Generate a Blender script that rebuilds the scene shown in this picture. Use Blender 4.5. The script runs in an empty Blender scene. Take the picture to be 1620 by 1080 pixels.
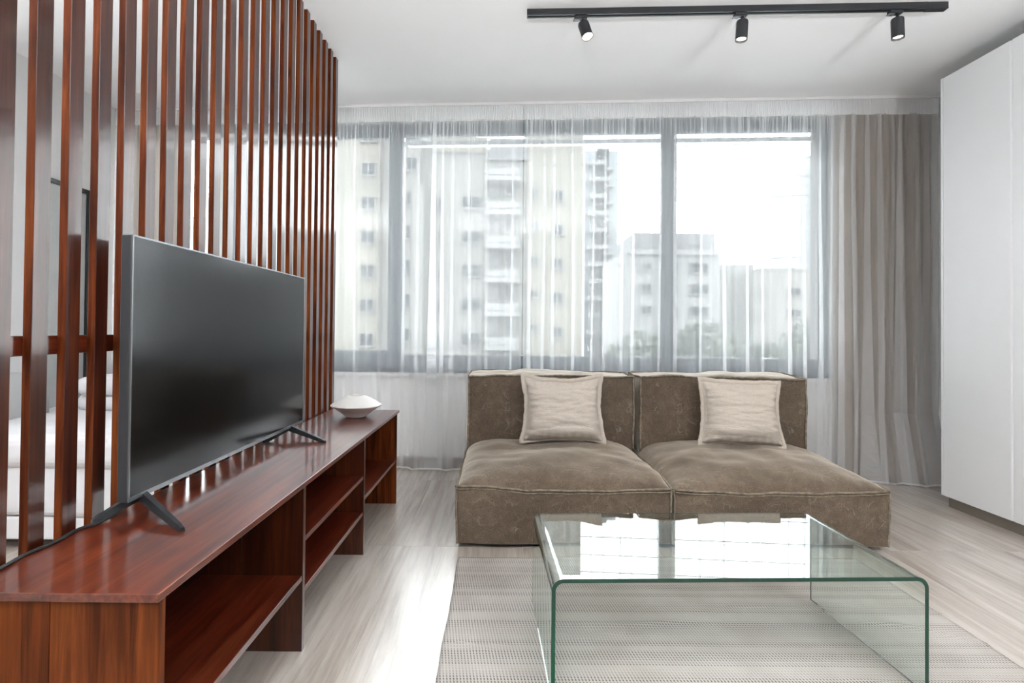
import bpy, bmesh, math, random
from mathutils import Vector, Matrix, noise

random.seed(7)
SC = bpy.context.scene
COL = SC.collection
PI = math.pi

# ------------------------------------------------------------------ camera, sky, exposure
TH, ROLL, FPX = math.radians(0.75), 0.009, 870.0
cam_data = bpy.data.cameras.new('camera')
cam_data.sensor_fit = 'HORIZONTAL'
cam_data.sensor_width = 36.0
cam_data.lens = 36.0 * FPX / 1620.0
cam_data.shift_x = 20.0 / 1620.0
cam_data.shift_y = -(20.0 + FPX * math.tan(TH)) / 1620.0
cam_data.clip_start = 0.05
cam_data.clip_end = 600.0
cam = bpy.data.objects.new('camera', cam_data)
COL.objects.link(cam)
_f = Vector((0, math.cos(TH), math.sin(TH)))
_u0 = Vector((1, 0, 0)).cross(_f)
_r = Vector((1, 0, 0)) * math.cos(ROLL) + _u0 * math.sin(ROLL)
_u = -Vector((1, 0, 0)) * math.sin(ROLL) + _u0 * math.cos(ROLL)
_m = Matrix((_r, _u, -_f)).transposed().to_4x4()
_m.translation = Vector((0, 0, 1.09))
cam.matrix_world = _m
SC.camera = cam

SKY_STRENGTH = 6.8
world = bpy.data.worlds.new('overcast_sky')
SC.world = world
world.use_nodes = True
wn = world.node_tree
wn.nodes.clear()
w_out = wn.nodes.new('ShaderNodeOutputWorld')
w_bg = wn.nodes.new('ShaderNodeBackground')
w_bg.inputs['Color'].default_value = (0.945, 0.965, 1.0, 1)
w_bg.inputs['Strength'].default_value = SKY_STRENGTH
wn.links.new(w_bg.outputs[0], w_out.inputs[0])

SC.view_settings.view_transform = 'Standard'
SC.view_settings.look = 'None'
SC.view_settings.gamma = 1.0
SC.view_settings.use_curve_mapping = False
SC.view_settings.exposure = 1.05
cy = SC.cycles
cy.use_denoising = True
cy.use_adaptive_sampling = False
cy.max_bounces = 32
cy.diffuse_bounces = 6
cy.glossy_bounces = 6
cy.transmission_bounces = 32
cy.transparent_max_bounces = 40
cy.sample_clamp_indirect = 8.0
cy.caustics_refractive = True
cy.caustics_reflective = False


FILL_W = 64.0  # base power of the added fill lights


# ------------------------------------------------------------------ materials
class Nodes:
    def __init__(self, name):
        self.mat = bpy.data.materials.new(name)
        self.mat.use_nodes = True
        self.t = self.mat.node_tree
        self.t.nodes.clear()
        self.out = self.n('ShaderNodeOutputMaterial')

    def n(self, kind, **kw):
        nd = self.t.nodes.new(kind)
        for k, v in kw.items():
            if k.startswith('i_'):
                nd.inputs[k[2:].replace('_', ' ')].default_value = v
            else:
                setattr(nd, k, v)
        return nd

    def l(self, a, b):
        self.t.links.new(a, b)

    def coord(self, scale=(1, 1, 1), kind='Object', rot=(0, 0, 0), rand=False):
        tc = self.n('ShaderNodeTexCoord')
        mp = self.n('ShaderNodeMapping')
        mp.inputs['Scale'].default_value = scale
        mp.inputs['Rotation'].default_value = rot
        src = tc.outputs[kind]
        if rand:
            oi = self.n('ShaderNodeObjectInfo')
            ad = self.n('ShaderNodeVectorMath', operation='ADD')
            sc = self.n('ShaderNodeVectorMath', operation='SCALE')
            cmb = self.n('ShaderNodeCombineXYZ')
            for k in range(3):
                self.l(oi.outputs['Random'], cmb.inputs[k])
            self.l(cmb.outputs[0], sc.inputs[0])
            sc.inputs['Scale'].default_value = 37.0
            self.l(src, ad.inputs[0])
            self.l(sc.outputs[0], ad.inputs[1])
            src = ad.outputs[0]
        self.l(src, mp.inputs['Vector'])
        return mp.outputs[0]

    def noise(self, vec, scale, detail=4, rough=0.55, dist=0.0):
        nd = self.n('ShaderNodeTexNoise')
        nd.inputs['Scale'].default_value = scale
        nd.inputs['Detail'].default_value = detail
        nd.inputs['Roughness'].default_value = rough
        nd.inputs['Distortion'].default_value = dist
        self.l(vec, nd.inputs['Vector'])
        return nd.outputs['Fac']

    def ramp(self, fac, stops):
        nd = self.n('ShaderNodeValToRGB')
        el = nd.color_ramp.elements
        while len(el) < len(stops):
            el.new(0.5)
        for e, (p, c) in zip(el, stops):
            e.position = p
            e.color = (c[0], c[1], c[2], 1) if not isinstance(c, (int, float)) else (c, c, c, 1)
        self.l(fac, nd.inputs['Fac'])
        return nd.outputs['Color']

    def math(self, op, a, b=None, c=None, clamp=False):
        nd = self.n('ShaderNodeMath', operation=op, use_clamp=clamp)
        for k, v in enumerate((a, b, c)):
            if v is None:
                continue
            if isinstance(v, (int, float)):
                nd.inputs[k].default_value = v
            else:
                self.l(v, nd.inputs[k])
        return nd.outputs[0]

    def mix(self, fac, a, b, blend='MIX'):
        nd = self.n('ShaderNodeMix', data_type='RGBA', blend_type=blend)
        for s, v in ((nd.inputs['Factor'], fac), (nd.inputs['A'], a), (nd.inputs['B'], b)):
            pass
        ins = {'f': nd.inputs[0], 'a': nd.inputs[6], 'b': nd.inputs[7]}
        for k, v in (('f', fac), ('a', a), ('b', b)):
            if isinstance(v, (int, float)):
                ins[k].default_value = v
            elif isinstance(v, tuple):
                ins[k].default_value = (v[0], v[1], v[2], 1)
            else:
                self.l(v, ins[k])
        return nd.outputs[2]

    def bsdf(self, color=None, rough=0.5, metal=0.0, spec=0.5, coat=0.0, coat_rough=0.1, bump=None, bump_strength=0.2, bump_dist=0.002):
        b = self.n('ShaderNodeBsdfPrincipled')
        if color is not None:
            if isinstance(color, tuple):
                b.inputs['Base Color'].default_value = (color[0], color[1], color[2], 1)
            else:
                self.l(color, b.inputs['Base Color'])
        if isinstance(rough, (int, float)):
            b.inputs['Roughness'].default_value = rough
        else:
            self.l(rough, b.inputs['Roughness'])
        b.inputs['Metallic'].default_value = metal
        b.inputs['Specular IOR Level'].default_value = spec
        b.inputs['Coat Weight'].default_value = coat
        b.inputs['Coat Roughness'].default_value = coat_rough
        b.inputs['Coat IOR'].default_value = 1.5
        if bump is not None:
            bp = self.n('ShaderNodeBump')
            bp.inputs['Strength'].default_value = bump_strength
            bp.inputs['Distance'].default_value = bump_dist
            self.l(bump, bp.inputs['Height'])
            self.l(bp.outputs[0], b.inputs['Normal'])
        self.l(b.outputs[0], self.out.inputs['Surface'])
        return b


def plain(name, color, rough=0.5, metal=0.0, spec=0.5, var=0.04, scale=6.0, coat=0.0):
    N = Nodes(name)
    v = N.coord()
    f = N.noise(v, scale, 3)
    c0 = tuple(max(0, x * (1 - var)) for x in color)
    c1 = tuple(min(1, x * (1 + var)) for x in color)
    N.bsdf(N.ramp(f, [(0.3, c0), (0.7, c1)]), rough, metal, spec, coat)
    return N.mat


def wood(name, axis, dark, mid, light, rough=0.32, coat=0.5, coat_rough=0.08, knots=True, spec=0.5):
    N = Nodes(name)
    st = [1.0, 1.0, 1.0]
    st[axis] = 0.055
    v = N.coord(tuple(st), rand=True)
    g1 = N.noise(v, 32, 6, 0.65, 0.9)
    st2 = [1.0, 1.0, 1.0]
    st2[axis] = 0.02
    v2 = N.coord(tuple(st2), rand=True)
    g2 = N.noise(v2, 150, 3, 0.6)
    st3 = [1.0, 1.0, 1.0]
    st3[axis] = 0.35
    v3 = N.coord(tuple(st3), rand=True)
    g3 = N.noise(v3, 5.5, 3, 0.6)
    base = N.ramp(g1, [(0.33, dark), (0.5, mid), (0.70, light)])
    fine = N.ramp(g2, [(0.3, 0.72), (0.6, 1.0)])
    c = N.mix(1.0, base, fine, 'MULTIPLY')
    blot = N.ramp(g3, [(0.3, 0.6), (0.62, 1.12)])
    c = N.mix(1.0, c, blot, 'MULTIPLY')
    if knots:
        st4 = [1.0, 1.0, 1.0]
        st4[axis] = 0.5
        v4 = N.coord(tuple(st4), rand=True)
        vo = N.n('ShaderNodeTexVoronoi')
        vo.inputs['Scale'].default_value = 4.2
        N.l(v4, vo.inputs['Vector'])
        k = N.ramp(vo.outputs['Distance'], [(0.03, 1.0), (0.085, 0.0)])
        c = N.mix(k, c, tuple(x * 0.25 for x in dark))
    N.bsdf(c, rough, 0, spec, coat, coat_rough, g2, 0.08, 0.001)
    return N.mat


def emis(name, color, strength):
    N = Nodes(name)
    e = N.n('ShaderNodeEmission')
    e.inputs['Color'].default_value = (*color, 1)
    e.inputs['Strength'].default_value = strength
    N.l(e.outputs[0], N.out.inputs['Surface'])
    return N.mat


M = {}
M['wall'] = plain('white_paint', (0.80, 0.80, 0.80), 0.7, var=0.012)
M['ceiling'] = plain('ceiling_paint', (0.92, 0.925, 0.93), 0.8, var=0.01, scale=2)
M['lacquer'] = plain('white_lacquer', (0.80, 0.81, 0.825), 0.38, var=0.008)
M['plinth'] = plain('taupe_plinth', (0.20, 0.175, 0.15), 0.45)
M['black_metal'] = plain('black_powder_coat', (0.014, 0.016, 0.019), 0.42, var=0.1)
M['black_dark'] = plain('black_slot', (0.004, 0.004, 0.004), 0.6)
M['grey_metal'] = plain('grey_metal', (0.16, 0.17, 0.19), 0.38, metal=0.3)
M['frame'] = plain('window_aluminium', (0.1465, 0.1787, 0.2109), 0.42, var=0.03)
M['frame_light'] = plain('window_gasket', (0.55, 0.58, 0.6), 0.4)
M['sill'] = plain('sill_stone', (0.78, 0.78, 0.78), 0.4)
M['ceramic'] = plain('white_ceramic', (0.74, 0.725, 0.70), 0.55, var=0.015)
M['plastic'] = plain('tv_plastic', (0.035, 0.038, 0.043), 0.38, var=0.05)
M['tv_edge'] = plain('tv_edge_metal', (0.20, 0.21, 0.22), 0.3, metal=0.7)
M['screen'] = plain('tv_screen', (0.003, 0.003, 0.0035), 0.16, spec=0.22, var=0.02)
M['cable'] = plain('black_cable', (0.012, 0.012, 0.013), 0.5)
M['lamp'] = emis('lamp_glow', (1.0, 0.93, 0.78), 9.0)
M['reflector'] = plain('lamp_reflector', (0.75, 0.70, 0.6), 0.25, metal=0.8)

M['slat'] = wood('mahogany_slat', 2, (0.0213, 0.0037, 0.0015), (0.0557, 0.0106, 0.0037), (0.1008, 0.0244, 0.0074), 0.3, 0.55, 0.09, True, 0.3)
M['slat_edge'] = wood('mahogany_slat_edge', 2, (0.036, 0.0064, 0.0016), (0.1, 0.0208, 0.0048), (0.176, 0.0464, 0.0096), 0.6, 0.0, 0.3, True, 0.06)
M['board_y'] = wood('mahogany_lengthwise', 1, (0.0433, 0.0053, 0.002), (0.1066, 0.0173, 0.006), (0.1798, 0.0413, 0.0147), 0.3, 0.7, 0.13, True, 0.3)
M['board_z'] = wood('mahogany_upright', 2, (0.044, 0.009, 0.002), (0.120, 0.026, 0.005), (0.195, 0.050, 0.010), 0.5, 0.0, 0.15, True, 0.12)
M['board_in_shaded'] = wood('mahogany_inner_shaded', 2, (0.0245, 0.0049, 0.0021), (0.0595, 0.0133, 0.0049), (0.112, 0.0336, 0.0105), 0.3, 0.5, 0.12)  # same wood darkened: shade inside the console bays put into the colour


def floor_mat():
    N = Nodes('vein_cut_stone')
    v = N.coord((1, 0.07, 1), rand=True)
    a = N.noise(v, 9, 6, 0.62, 0.8)
    v2 = N.coord((1, 0.045, 1), rand=True)
    b = N.noise(v2, 42, 5, 0.65, 0.3)
    v3 = N.coord((1, 0.16, 1), rand=True)
    d = N.noise(v3, 60, 3, 0.7)
    c = N.ramp(a, [(0.28, (0.315, 0.265, 0.225)), (0.48, (0.47, 0.418, 0.37)), (0.72, (0.60, 0.56, 0.515))])
    c = N.mix(1.0, c, N.ramp(b, [(0.34, (0.80, 0.775, 0.74)), (0.55, (1.0, 1.0, 1.0))]), 'MULTIPLY')
    c = N.mix(0.5, c, N.ramp(d, [(0.36, 0.86), (0.5, 1.0)]), 'MULTIPLY')
    N.bsdf(c, N.ramp(b, [(0.3, 0.42), (0.7, 0.32)]), 0, 0.5, 1.0, 0.2, b, 0.05, 0.001)
    return N.mat


M['floor'] = floor_mat()
M['grout'] = plain('grout', (0.66, 0.63, 0.59), 0.8)


def sheer_mat(name, through, col=(0.965, 0.97, 0.98), transl=0.72):
    N = Nodes(name)
    v = N.coord((1, 1, 1))
    wv = N.noise(v, 900, 1)
    tr = N.n('ShaderNodeBsdfTransparent')
    tr.inputs['Color'].default_value = (1, 1, 1, 1)
    di = N.n('ShaderNodeBsdfDiffuse')
    di.inputs['Color'].default_value = (*col, 1)
    tl = N.n('ShaderNodeBsdfTranslucent')
    tl.inputs['Color'].default_value = (*col, 1)
    m1 = N.n('ShaderNodeMixShader')
    m1.inputs[0].default_value = transl
    N.l(di.outputs[0], m1.inputs[1])
    N.l(tl.outputs[0], m1.inputs[2])
    m2 = N.n('ShaderNodeMixShader')
    N.l(N.ramp(wv, [(0.3, 1 - through - 0.03), (0.7, 1 - through + 0.03)]), m2.inputs[0])
    N.l(tr.outputs[0], m2.inputs[1])
    N.l(m1.outputs[0], m2.inputs[2])
    N.l(m2.outputs[0], N.out.inputs['Surface'])
    return N.mat


M['sheer'] = sheer_mat('sheer_voile', 0.70)
M['sheer_hem'] = sheer_mat('voile_hem', 0.25)
M['sheer_head'] = sheer_mat('voile_heading_tape', 0.12, (0.95, 0.955, 0.965), 0.35)
M['drape'] = sheer_mat('taupe_drape', 0.0, (0.50, 0.435, 0.38), 0.35)


def pane_mat():
    N = Nodes('window_glass')
    tr = N.n('ShaderNodeBsdfTransparent')
    tr.inputs['Color'].default_value = (0.93, 0.955, 0.95, 1)
    gl = N.n('ShaderNodeBsdfGlossy')
    gl.inputs['Roughness'].default_value = 0.02
    fr = N.n('ShaderNodeFresnel')
    fr.inputs['IOR'].default_value = 1.5
    m = N.n('ShaderNodeMixShader')
    N.l(fr.outputs[0], m.inputs[0])
    N.l(tr.outputs[0], m.inputs[1])
    N.l(gl.outputs[0], m.inputs[2])
    N.l(m.outputs[0], N.out.inputs['Surface'])
    return N.mat


M['pane'] = pane_mat()


def table_glass():
    N = Nodes('green_float_glass')
    g = N.n('ShaderNodeBsdfGlass')
    g.inputs['Roughness'].default_value = 0.0
    g.inputs['IOR'].default_value = 1.52
    g.inputs['Color'].default_value = (1, 1, 1, 1)
    N.l(g.outputs[0], N.out.inputs['Surface'])
    a = N.n('ShaderNodeVolumeAbsorption')
    a.inputs['Color'].default_value = (0.02, 0.76, 0.56, 1)
    a.inputs['Density'].default_value = 7.5
    N.l(a.outputs[0], N.out.inputs['Volume'])
    return N.mat


M['glass'] = table_glass()


def glass_edge():
    N = Nodes('polished_green_glass_edge')
    g = N.n('ShaderNodeBsdfGlass')
    g.inputs['Roughness'].default_value = 0.35
    g.inputs['IOR'].default_value = 1.52
    d = N.n('ShaderNodeBsdfPrincipled')
    d.inputs['Base Color'].default_value = (0.004, 0.050, 0.030, 1)
    d.inputs['Roughness'].default_value = 0.15
    m = N.n('ShaderNodeMixShader')
    m.inputs[0].default_value = 0.8
    N.l(g.outputs[0], m.inputs[1])
    N.l(d.outputs[0], m.inputs[2])
    N.l(m.outputs[0], N.out.inputs['Surface'])
    a = N.n('ShaderNodeVolumeAbsorption')
    a.inputs['Color'].default_value = (0.02, 0.76, 0.56, 1)
    a.inputs['Density'].default_value = 7.5
    N.l(a.outputs[0], N.out.inputs['Volume'])
    return N.mat


M['glass_edge'] = glass_edge()


def sofa_mat():
    N = Nodes('worn_taupe_canvas')
    v = N.coord()
    big = N.noise(v, 3.2, 5, 0.6)
    mott = N.noise(v, 26, 5, 0.65)
    weave = N.noise(N.coord((1, 1, 1)), 260, 3, 0.7)
    # crease lines: distorted cell edges, whitened by wear
    dn = N.n('ShaderNodeTexNoise')
    dn.inputs['Scale'].default_value = 3.0
    dn.inputs['Detail'].default_value = 4
    N.l(v, dn.inputs['Vector'])
    wv = N.n('ShaderNodeVectorMath', operation='MULTIPLY_ADD')
    N.l(dn.outputs['Color'], wv.inputs[0])
    wv.inputs[1].default_value = (0.42, 0.42, 0.42)
    N.l(v, wv.inputs[2])
    lines = None
    for sc, w in ((2.3, 0.0035), (5.2, 0.006), (10.0, 0.008)):
        vo = N.n('ShaderNodeTexVoronoi', feature='DISTANCE_TO_EDGE')
        vo.inputs['Scale'].default_value = sc
        N.l(wv.outputs[0], vo.inputs['Vector'])
        ln = N.ramp(vo.outputs['Distance'], [(0.0, 1.0), (w * 2.4, 0.0)])
        br = N.ramp(N.noise(v, sc * 1.6, 5, 0.7), [(0.50, 0.0), (0.64, 1.0)])
        ln = N.math('MULTIPLY', ln, br)
        lines = ln if lines is None else N.math('MAXIMUM', lines, ln)
    c = N.ramp(big, [(0.3, (0.084, 0.059, 0.040)), (0.5, (0.109, 0.078, 0.054)), (0.7, (0.152, 0.113, 0.081))])
    c = N.mix(1.0, c, N.ramp(mott, [(0.3, 0.78), (0.55, 1.0), (0.75, 1.22)]), 'MULTIPLY')
    c = N.mix(1.0, c, N.ramp(weave, [(0.34, 0.55), (0.66, 1.45)]), 'MULTIPLY')
    f = N.math('MULTIPLY', lines, 0.36)
    c = N.mix(f, c, (0.40, 0.345, 0.27))
    h = N.math('ADD', N.math('MULTIPLY', weave, 0.3), N.math('ADD', N.math('MULTIPLY', mott, 0.6), N.math('MULTIPLY', lines, -0.4)))
    b = N.bsdf(c, 0.62, 0, 0.2, bump=h, bump_strength=0.6, bump_dist=0.004)
    b.inputs['Sheen Weight'].default_value = 0.85
    b.inputs['Sheen Roughness'].default_value = 0.45
    b.inputs['Sheen Tint'].default_value = (1.0, 0.90, 0.77, 1)
    return N.mat


M['sofa'] = sofa_mat()
M['sofa_piping'] = plain('worn_canvas_piping', (0.19, 0.155, 0.115), 0.9, var=0.4, scale=40)


def linen_mat(name, c0, c1):
    N = Nodes(name)
    v = N.coord()
    vx = N.coord((1, 1, 14))
    vz = N.coord((14, 1, 1))
    a = N.noise(vx, 60, 3, 0.6)
    b = N.noise(vz, 60, 3, 0.6)
    t = N.math('ADD', N.math('MULTIPLY', a, 0.5), N.math('MULTIPLY', b, 0.5))
    c = N.ramp(t, [(0.38, c0), (0.62, c1)])
    wr = N.noise(N.coord((1, 1, 4.5)), 7, 4, 0.6, 0.8)
    h = N.math('ADD', N.math('MULTIPLY', t, 0.15), wr)
    N.bsdf(c, 0.9, 0, 0.15, bump=h, bump_strength=0.5, bump_dist=0.012)
    return N.mat


M['linen'] = linen_mat('natural_linen', (0.4502, 0.3926, 0.335), (0.5653, 0.5078, 0.4449))
M['bed_white'] = plain('white_bedding', (0.60, 0.60, 0.615), 0.85)
M['grey_fabric'] = plain('grey_upholstery', (0.42, 0.42, 0.42), 0.9)


def rug_mat():
    N = Nodes('woven_rug')
    tc = N.n('ShaderNodeTexCoord')
    sp = N.n('ShaderNodeSeparateXYZ')
    nz = N.noise(tc.outputs['Object'], 2.5, 2)
    N.l(tc.outputs['Object'], sp.inputs[0])
    x, y = sp.outputs[0], sp.outputs[1]
    yw = N.math('ADD', y, N.math('MULTIPLY', nz, 0.012))
    row = N.math('DIVIDE', yw, 0.0135)
    rid = N.math('FLOOR', row)
    rf = N.math('FRACT', row)
    wn_ = N.n('ShaderNodeTexWhiteNoise', noise_dimensions='1D')
    N.l(rid, wn_.inputs['W'])
    rr = wn_.outputs['Value']
    # dash columns, shifted a little from row to row
    xs = N.math('ADD', N.math('DIVIDE', x, 0.0105), N.math('MULTIPLY', rid, 0.17))
    xf = N.math('FRACT', N.math('ADD', xs, N.math('MULTIPLY', rf, 0.28)))
    dx = N.math('LESS_THAN', xf, 0.42)
    lo = N.math('GREATER_THAN', rf, N.math('MULTIPLY_ADD', rr, 0.25, 0.06))
    hi = N.math('LESS_THAN', rf, 0.90)
    dash = N.math('MULTIPLY', N.math('MULTIPLY', dx, lo), hi)
    # strength by row and by broad bands
    band = N.n('ShaderNodeTexNoise', noise_dimensions='1D')
    band.inputs['Scale'].default_value = 16
    band.inputs['Detail'].default_value = 2
    N.l(y, band.inputs['W'])
    st = N.ramp(band.outputs['Fac'], [(0.36, 0.35), (0.6, 1.0)])
    st = N.math('MULTIPLY', st, N.math('MULTIPLY_ADD', rr, 0.5, 0.55))
    dash = N.math('MULTIPLY', dash, st)
    soft = N.noise(tc.outputs['Object'], 3.5, 4)
    base = N.ramp(soft, [(0.35, (0.405, 0.368, 0.335)), (0.65, (0.485, 0.452, 0.42))])
    fine = N.noise(tc.outputs['Object'], 500, 2)
    base = N.mix(1.0, base, N.ramp(fine, [(0.3, 0.86), (0.7, 1.08)]), 'MULTIPLY')
    c = N.mix(N.math('MULTIPLY', dash, 0.92), base, (0.07, 0.065, 0.06))
    h = N.math('SUBTRACT', N.math('MULTIPLY', fine, 0.3), dash)
    N.bsdf(c, 0.95, 0, 0.1, bump=h, bump_strength=0.4, bump_dist=0.002)
    return N.mat


M['rug'] = rug_mat()

# exterior
M['cream'] = plain('cream_render', (0.062, 0.057, 0.0467), 0.9, var=0.05, scale=0.4)
M['offwhite'] = plain('offwhite_render', (0.0608, 0.0589, 0.0547), 0.9, var=0.04, scale=0.3)
M['white_ext'] = plain('white_render', (0.072, 0.072, 0.072), 0.9, var=0.03, scale=0.3)
M['grey_ext'] = plain('grey_render', (0.0466, 0.0466, 0.049), 0.9)
M['win_ext'] = plain('far_window_glass', (0.009, 0.011, 0.013), 0.6, spec=0.12)
M['blue_ext'] = plain('blue_tower_glass', (0.0506, 0.0609, 0.0662), 0.6)
M['asphalt'] = plain('asphalt', (0.42, 0.42, 0.41), 0.9)
M['leaf'] = plain('leaf_green', (0.0253, 0.0321, 0.0235), 0.8, var=0.4, scale=1.5)
M['bark'] = plain('bark', (0.14, 0.11, 0.08), 0.9)
M['wire'] = plain('utility_wire', (0.02, 0.02, 0.022), 0.6)


# ------------------------------------------------------------------ geometry helpers
def link(o, parent=None):
    COL.objects.link(o)
    if parent is not None:
        o.parent = parent
    return o


def tag(o, label=None, cat=None, group=None, kind=None):
    if label:
        o['label'] = label
    if cat:
        o['category'] = cat
    if group:
        o['group'] = group
    if kind:
        o['kind'] = kind
    return o


def empty(name, loc=(0, 0, 0), rz=0.0):
    o = bpy.data.objects.new(name, None)
    o.empty_display_size = 0.1
    o.location = loc
    o.rotation_euler = (0, 0, rz)
    return link(o)


def obj(name, me, mat, parent=None, smooth=False):
    o = bpy.data.objects.new(name, me)
    if mat is not None and not me.materials:
        me.materials.append(mat)
    if smooth:
        me.polygons.foreach_set('use_smooth', [True] * len(me.polygons))
    return link(o, parent)


def from_py(name, verts, faces):
    me = bpy.data.meshes.new(name)
    me.from_pydata(verts, [], faces)
    me.update()
    return me


def bm_mesh(name, bm):
    me = bpy.data.meshes.new(name)
    bmesh.ops.recalc_face_normals(bm, faces=bm.faces[:])
    bm.to_mesh(me)
    bm.free()
    return me


def bm_box(bm, x0, x1, y0, y1, z0, z1, bev=0.0, seg=2):
    r = bmesh.ops.create_cube(bm, size=1.0)
    vs = r['verts']
    for v in vs:
        v.co = Vector((x0 + (v.co.x + .5) * (x1 - x0), y0 + (v.co.y + .5) * (y1 - y0), z0 + (v.co.z + .5) * (z1 - z0)))
    if bev > 0:
        es = list({e for v in vs for e in v.link_edges})
        bmesh.ops.bevel(bm, geom=es, offset=bev, segments=seg, profile=0.5, affect='EDGES')
    return vs


def box_mesh(name, x0, x1, y0, y1, z0, z1, bev=0.0, seg=2):
    bm = bmesh.new()
    bm_box(bm, x0, x1, y0, y1, z0, z1, bev, seg)
    return bm_mesh(name, bm)


def box(name, b, mat, parent=None, bev=0.0, seg=2):
    return obj(name, box_mesh(name, *b, bev=bev, seg=seg), mat, parent)


def prism_mesh(name, pts, z0, z1, bev=0.0):
    bm = bmesh.new()
    lo = [bm.verts.new((x, y, z0)) for x, y in pts]
    hi = [bm.verts.new((x, y, z1)) for x, y in pts]
    n = len(pts)
    bm.faces.new(lo[::-1])
    bm.faces.new(hi)
    for i in range(n):
        bm.faces.new((lo[i], lo[(i + 1) % n], hi[(i + 1) % n], hi[i]))
    if bev:
        bmesh.ops.bevel(bm, geom=bm.edges[:], offset=bev, segments=2, profile=0.5, affect='EDGES')
    return bm_mesh(name, bm)


def lathe_mesh(name, prof, n=64):
    vs, fs = [], []
    for r, z in prof:
        for k in range(n):
            a = 2 * PI * k / n
            vs.append((r * math.cos(a), r * math.sin(a), z))
    m = len(prof)
    for i in range(m - 1):
        for k in range(n):
            k2 = (k + 1) % n
            fs.append((i * n + k, i * n + k2, (i + 1) * n + k2, (i + 1) * n + k))
    fs.append(tuple(range(n))[::-1])
    fs.append(tuple((m - 1) * n + k for k in range(n)))
    return from_py(name, vs, fs)


def tube_mesh(name, pts, r, n=8, closed=False):
    pts = [Vector(p) for p in pts]
    m = len(pts)
    vs, fs = [], []
    prev = None
    for i, p in enumerate(pts):
        a = pts[(i - 1) % m] if (closed or i > 0) else p
        b = pts[(i + 1) % m] if (closed or i < m - 1) else p
        t = (b - a).normalized()
        if prev is None:
            ref = Vector((0, 0, 1)) if abs(t.z) < 0.9 else Vector((1, 0, 0))
            nx = t.cross(ref).normalized()
        else:
            nx = (prev - t * prev.dot(t)).normalized()
        prev = nx
        ny = t.cross(nx)
        rr = r(i / max(1, m - 1)) if callable(r) else r
        for k in range(n):
            an = 2 * PI * k / n
            vs.append(tuple(p + nx * (rr * math.cos(an)) + ny * (rr * math.sin(an))))
    for i in range(m if closed else m - 1):
        j = (i + 1) % m
        for k in range(n):
            k2 = (k + 1) % n
            fs.append((i * n + k, i * n + k2, j * n + k2, j * n + k))
    if not closed:
        fs.append(tuple(range(n))[::-1])
        fs.append(tuple((m - 1) * n + k for k in range(n)))
    return from_py(name, vs, fs)


def nz(x, y=0.0, z=0.0):
    return noise.noise(Vector((x, y, z)))


# ------------------------------------------------------------------ room shell
H = 2.83
XL, XR, YB = -3.1, 3.42, -2.6

# window wall frame of reference: s along the wall, n away from the room
WA = math.radians(-3.6)
WO = Vector((-1.25, 4.44, 0))


def wall_frame(o):
    o.location = WO
    o.rotation_euler = (0, 0, WA)
    return o


flo = obj('floor', box_mesh('floor', XL - .2, XR + .2, YB - .2, 4.85, -0.25, -0.0022), M['grout'])
tag(flo, 'pale beige vein-cut stone tile floor of the whole room', 'floor', kind='structure')
TX, TY = 0.60, 1.20
tile_me = box_mesh('floor_tile', 0.0009, TX - 0.0009, 0.0009, TY - 0.0009, -0.0021, 0.0, 0.0005, 1)
tile_me.materials.append(M['floor'])
for i in range(-5, 7):
    for j in range(-5, 2):
        x, y = -0.475 + TX * i, 2.765 + TY * j
        o = bpy.data.objects.new('floor_tile', tile_me)
        o.location = (x, y, 0)
        link(o, flo)

cei = box('ceiling', (XL - .2, XR + .2, YB - .2, 4.75, H, H + .2), M['ceiling'])
tag(cei, 'plain white painted ceiling', 'ceiling', kind='structure')
wl = box('wall_left', (XL - .2, XL, YB, 4.75, 0, H), M['wall'])
tag(wl, 'white bedroom wall seen through the gaps of the wooden slats', 'wall', kind='structure')
wr = box('wall_right', (XR, XR + .2, YB, 4.75, 0, H), M['wall'])
tag(wr, 'white wall behind the white wardrobe', 'wall', kind='structure')

wb = box('wall_back', (XL - .2, XR + .2, YB - .2, YB, 0, H), M['wall'])
tag(wb, 'plain white wall behind the camera', 'wall', kind='structure')

# window wall
WS0, WS1 = -1.95, 3.80      # opening along s
ZB, ZT = 0.735, 2.75
wf = wall_frame(empty('wall_front'))
tag(wf, 'white wall under and beside the large window', 'wall', kind='structure')
box('wall_panel', (WS0, WS1, 0, .26, 0, ZB), M['wall'], wf)
box('wall_panel', (-2.2, WS0, 0, .26, 0, H), M['wall'], wf)
box('wall_panel', (WS1, 4.95, 0, .26, 0, H), M['wall'], wf)
box('wall_panel', (WS0, WS1, 0, .26, ZT, H), M['wall'], wf)

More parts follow.
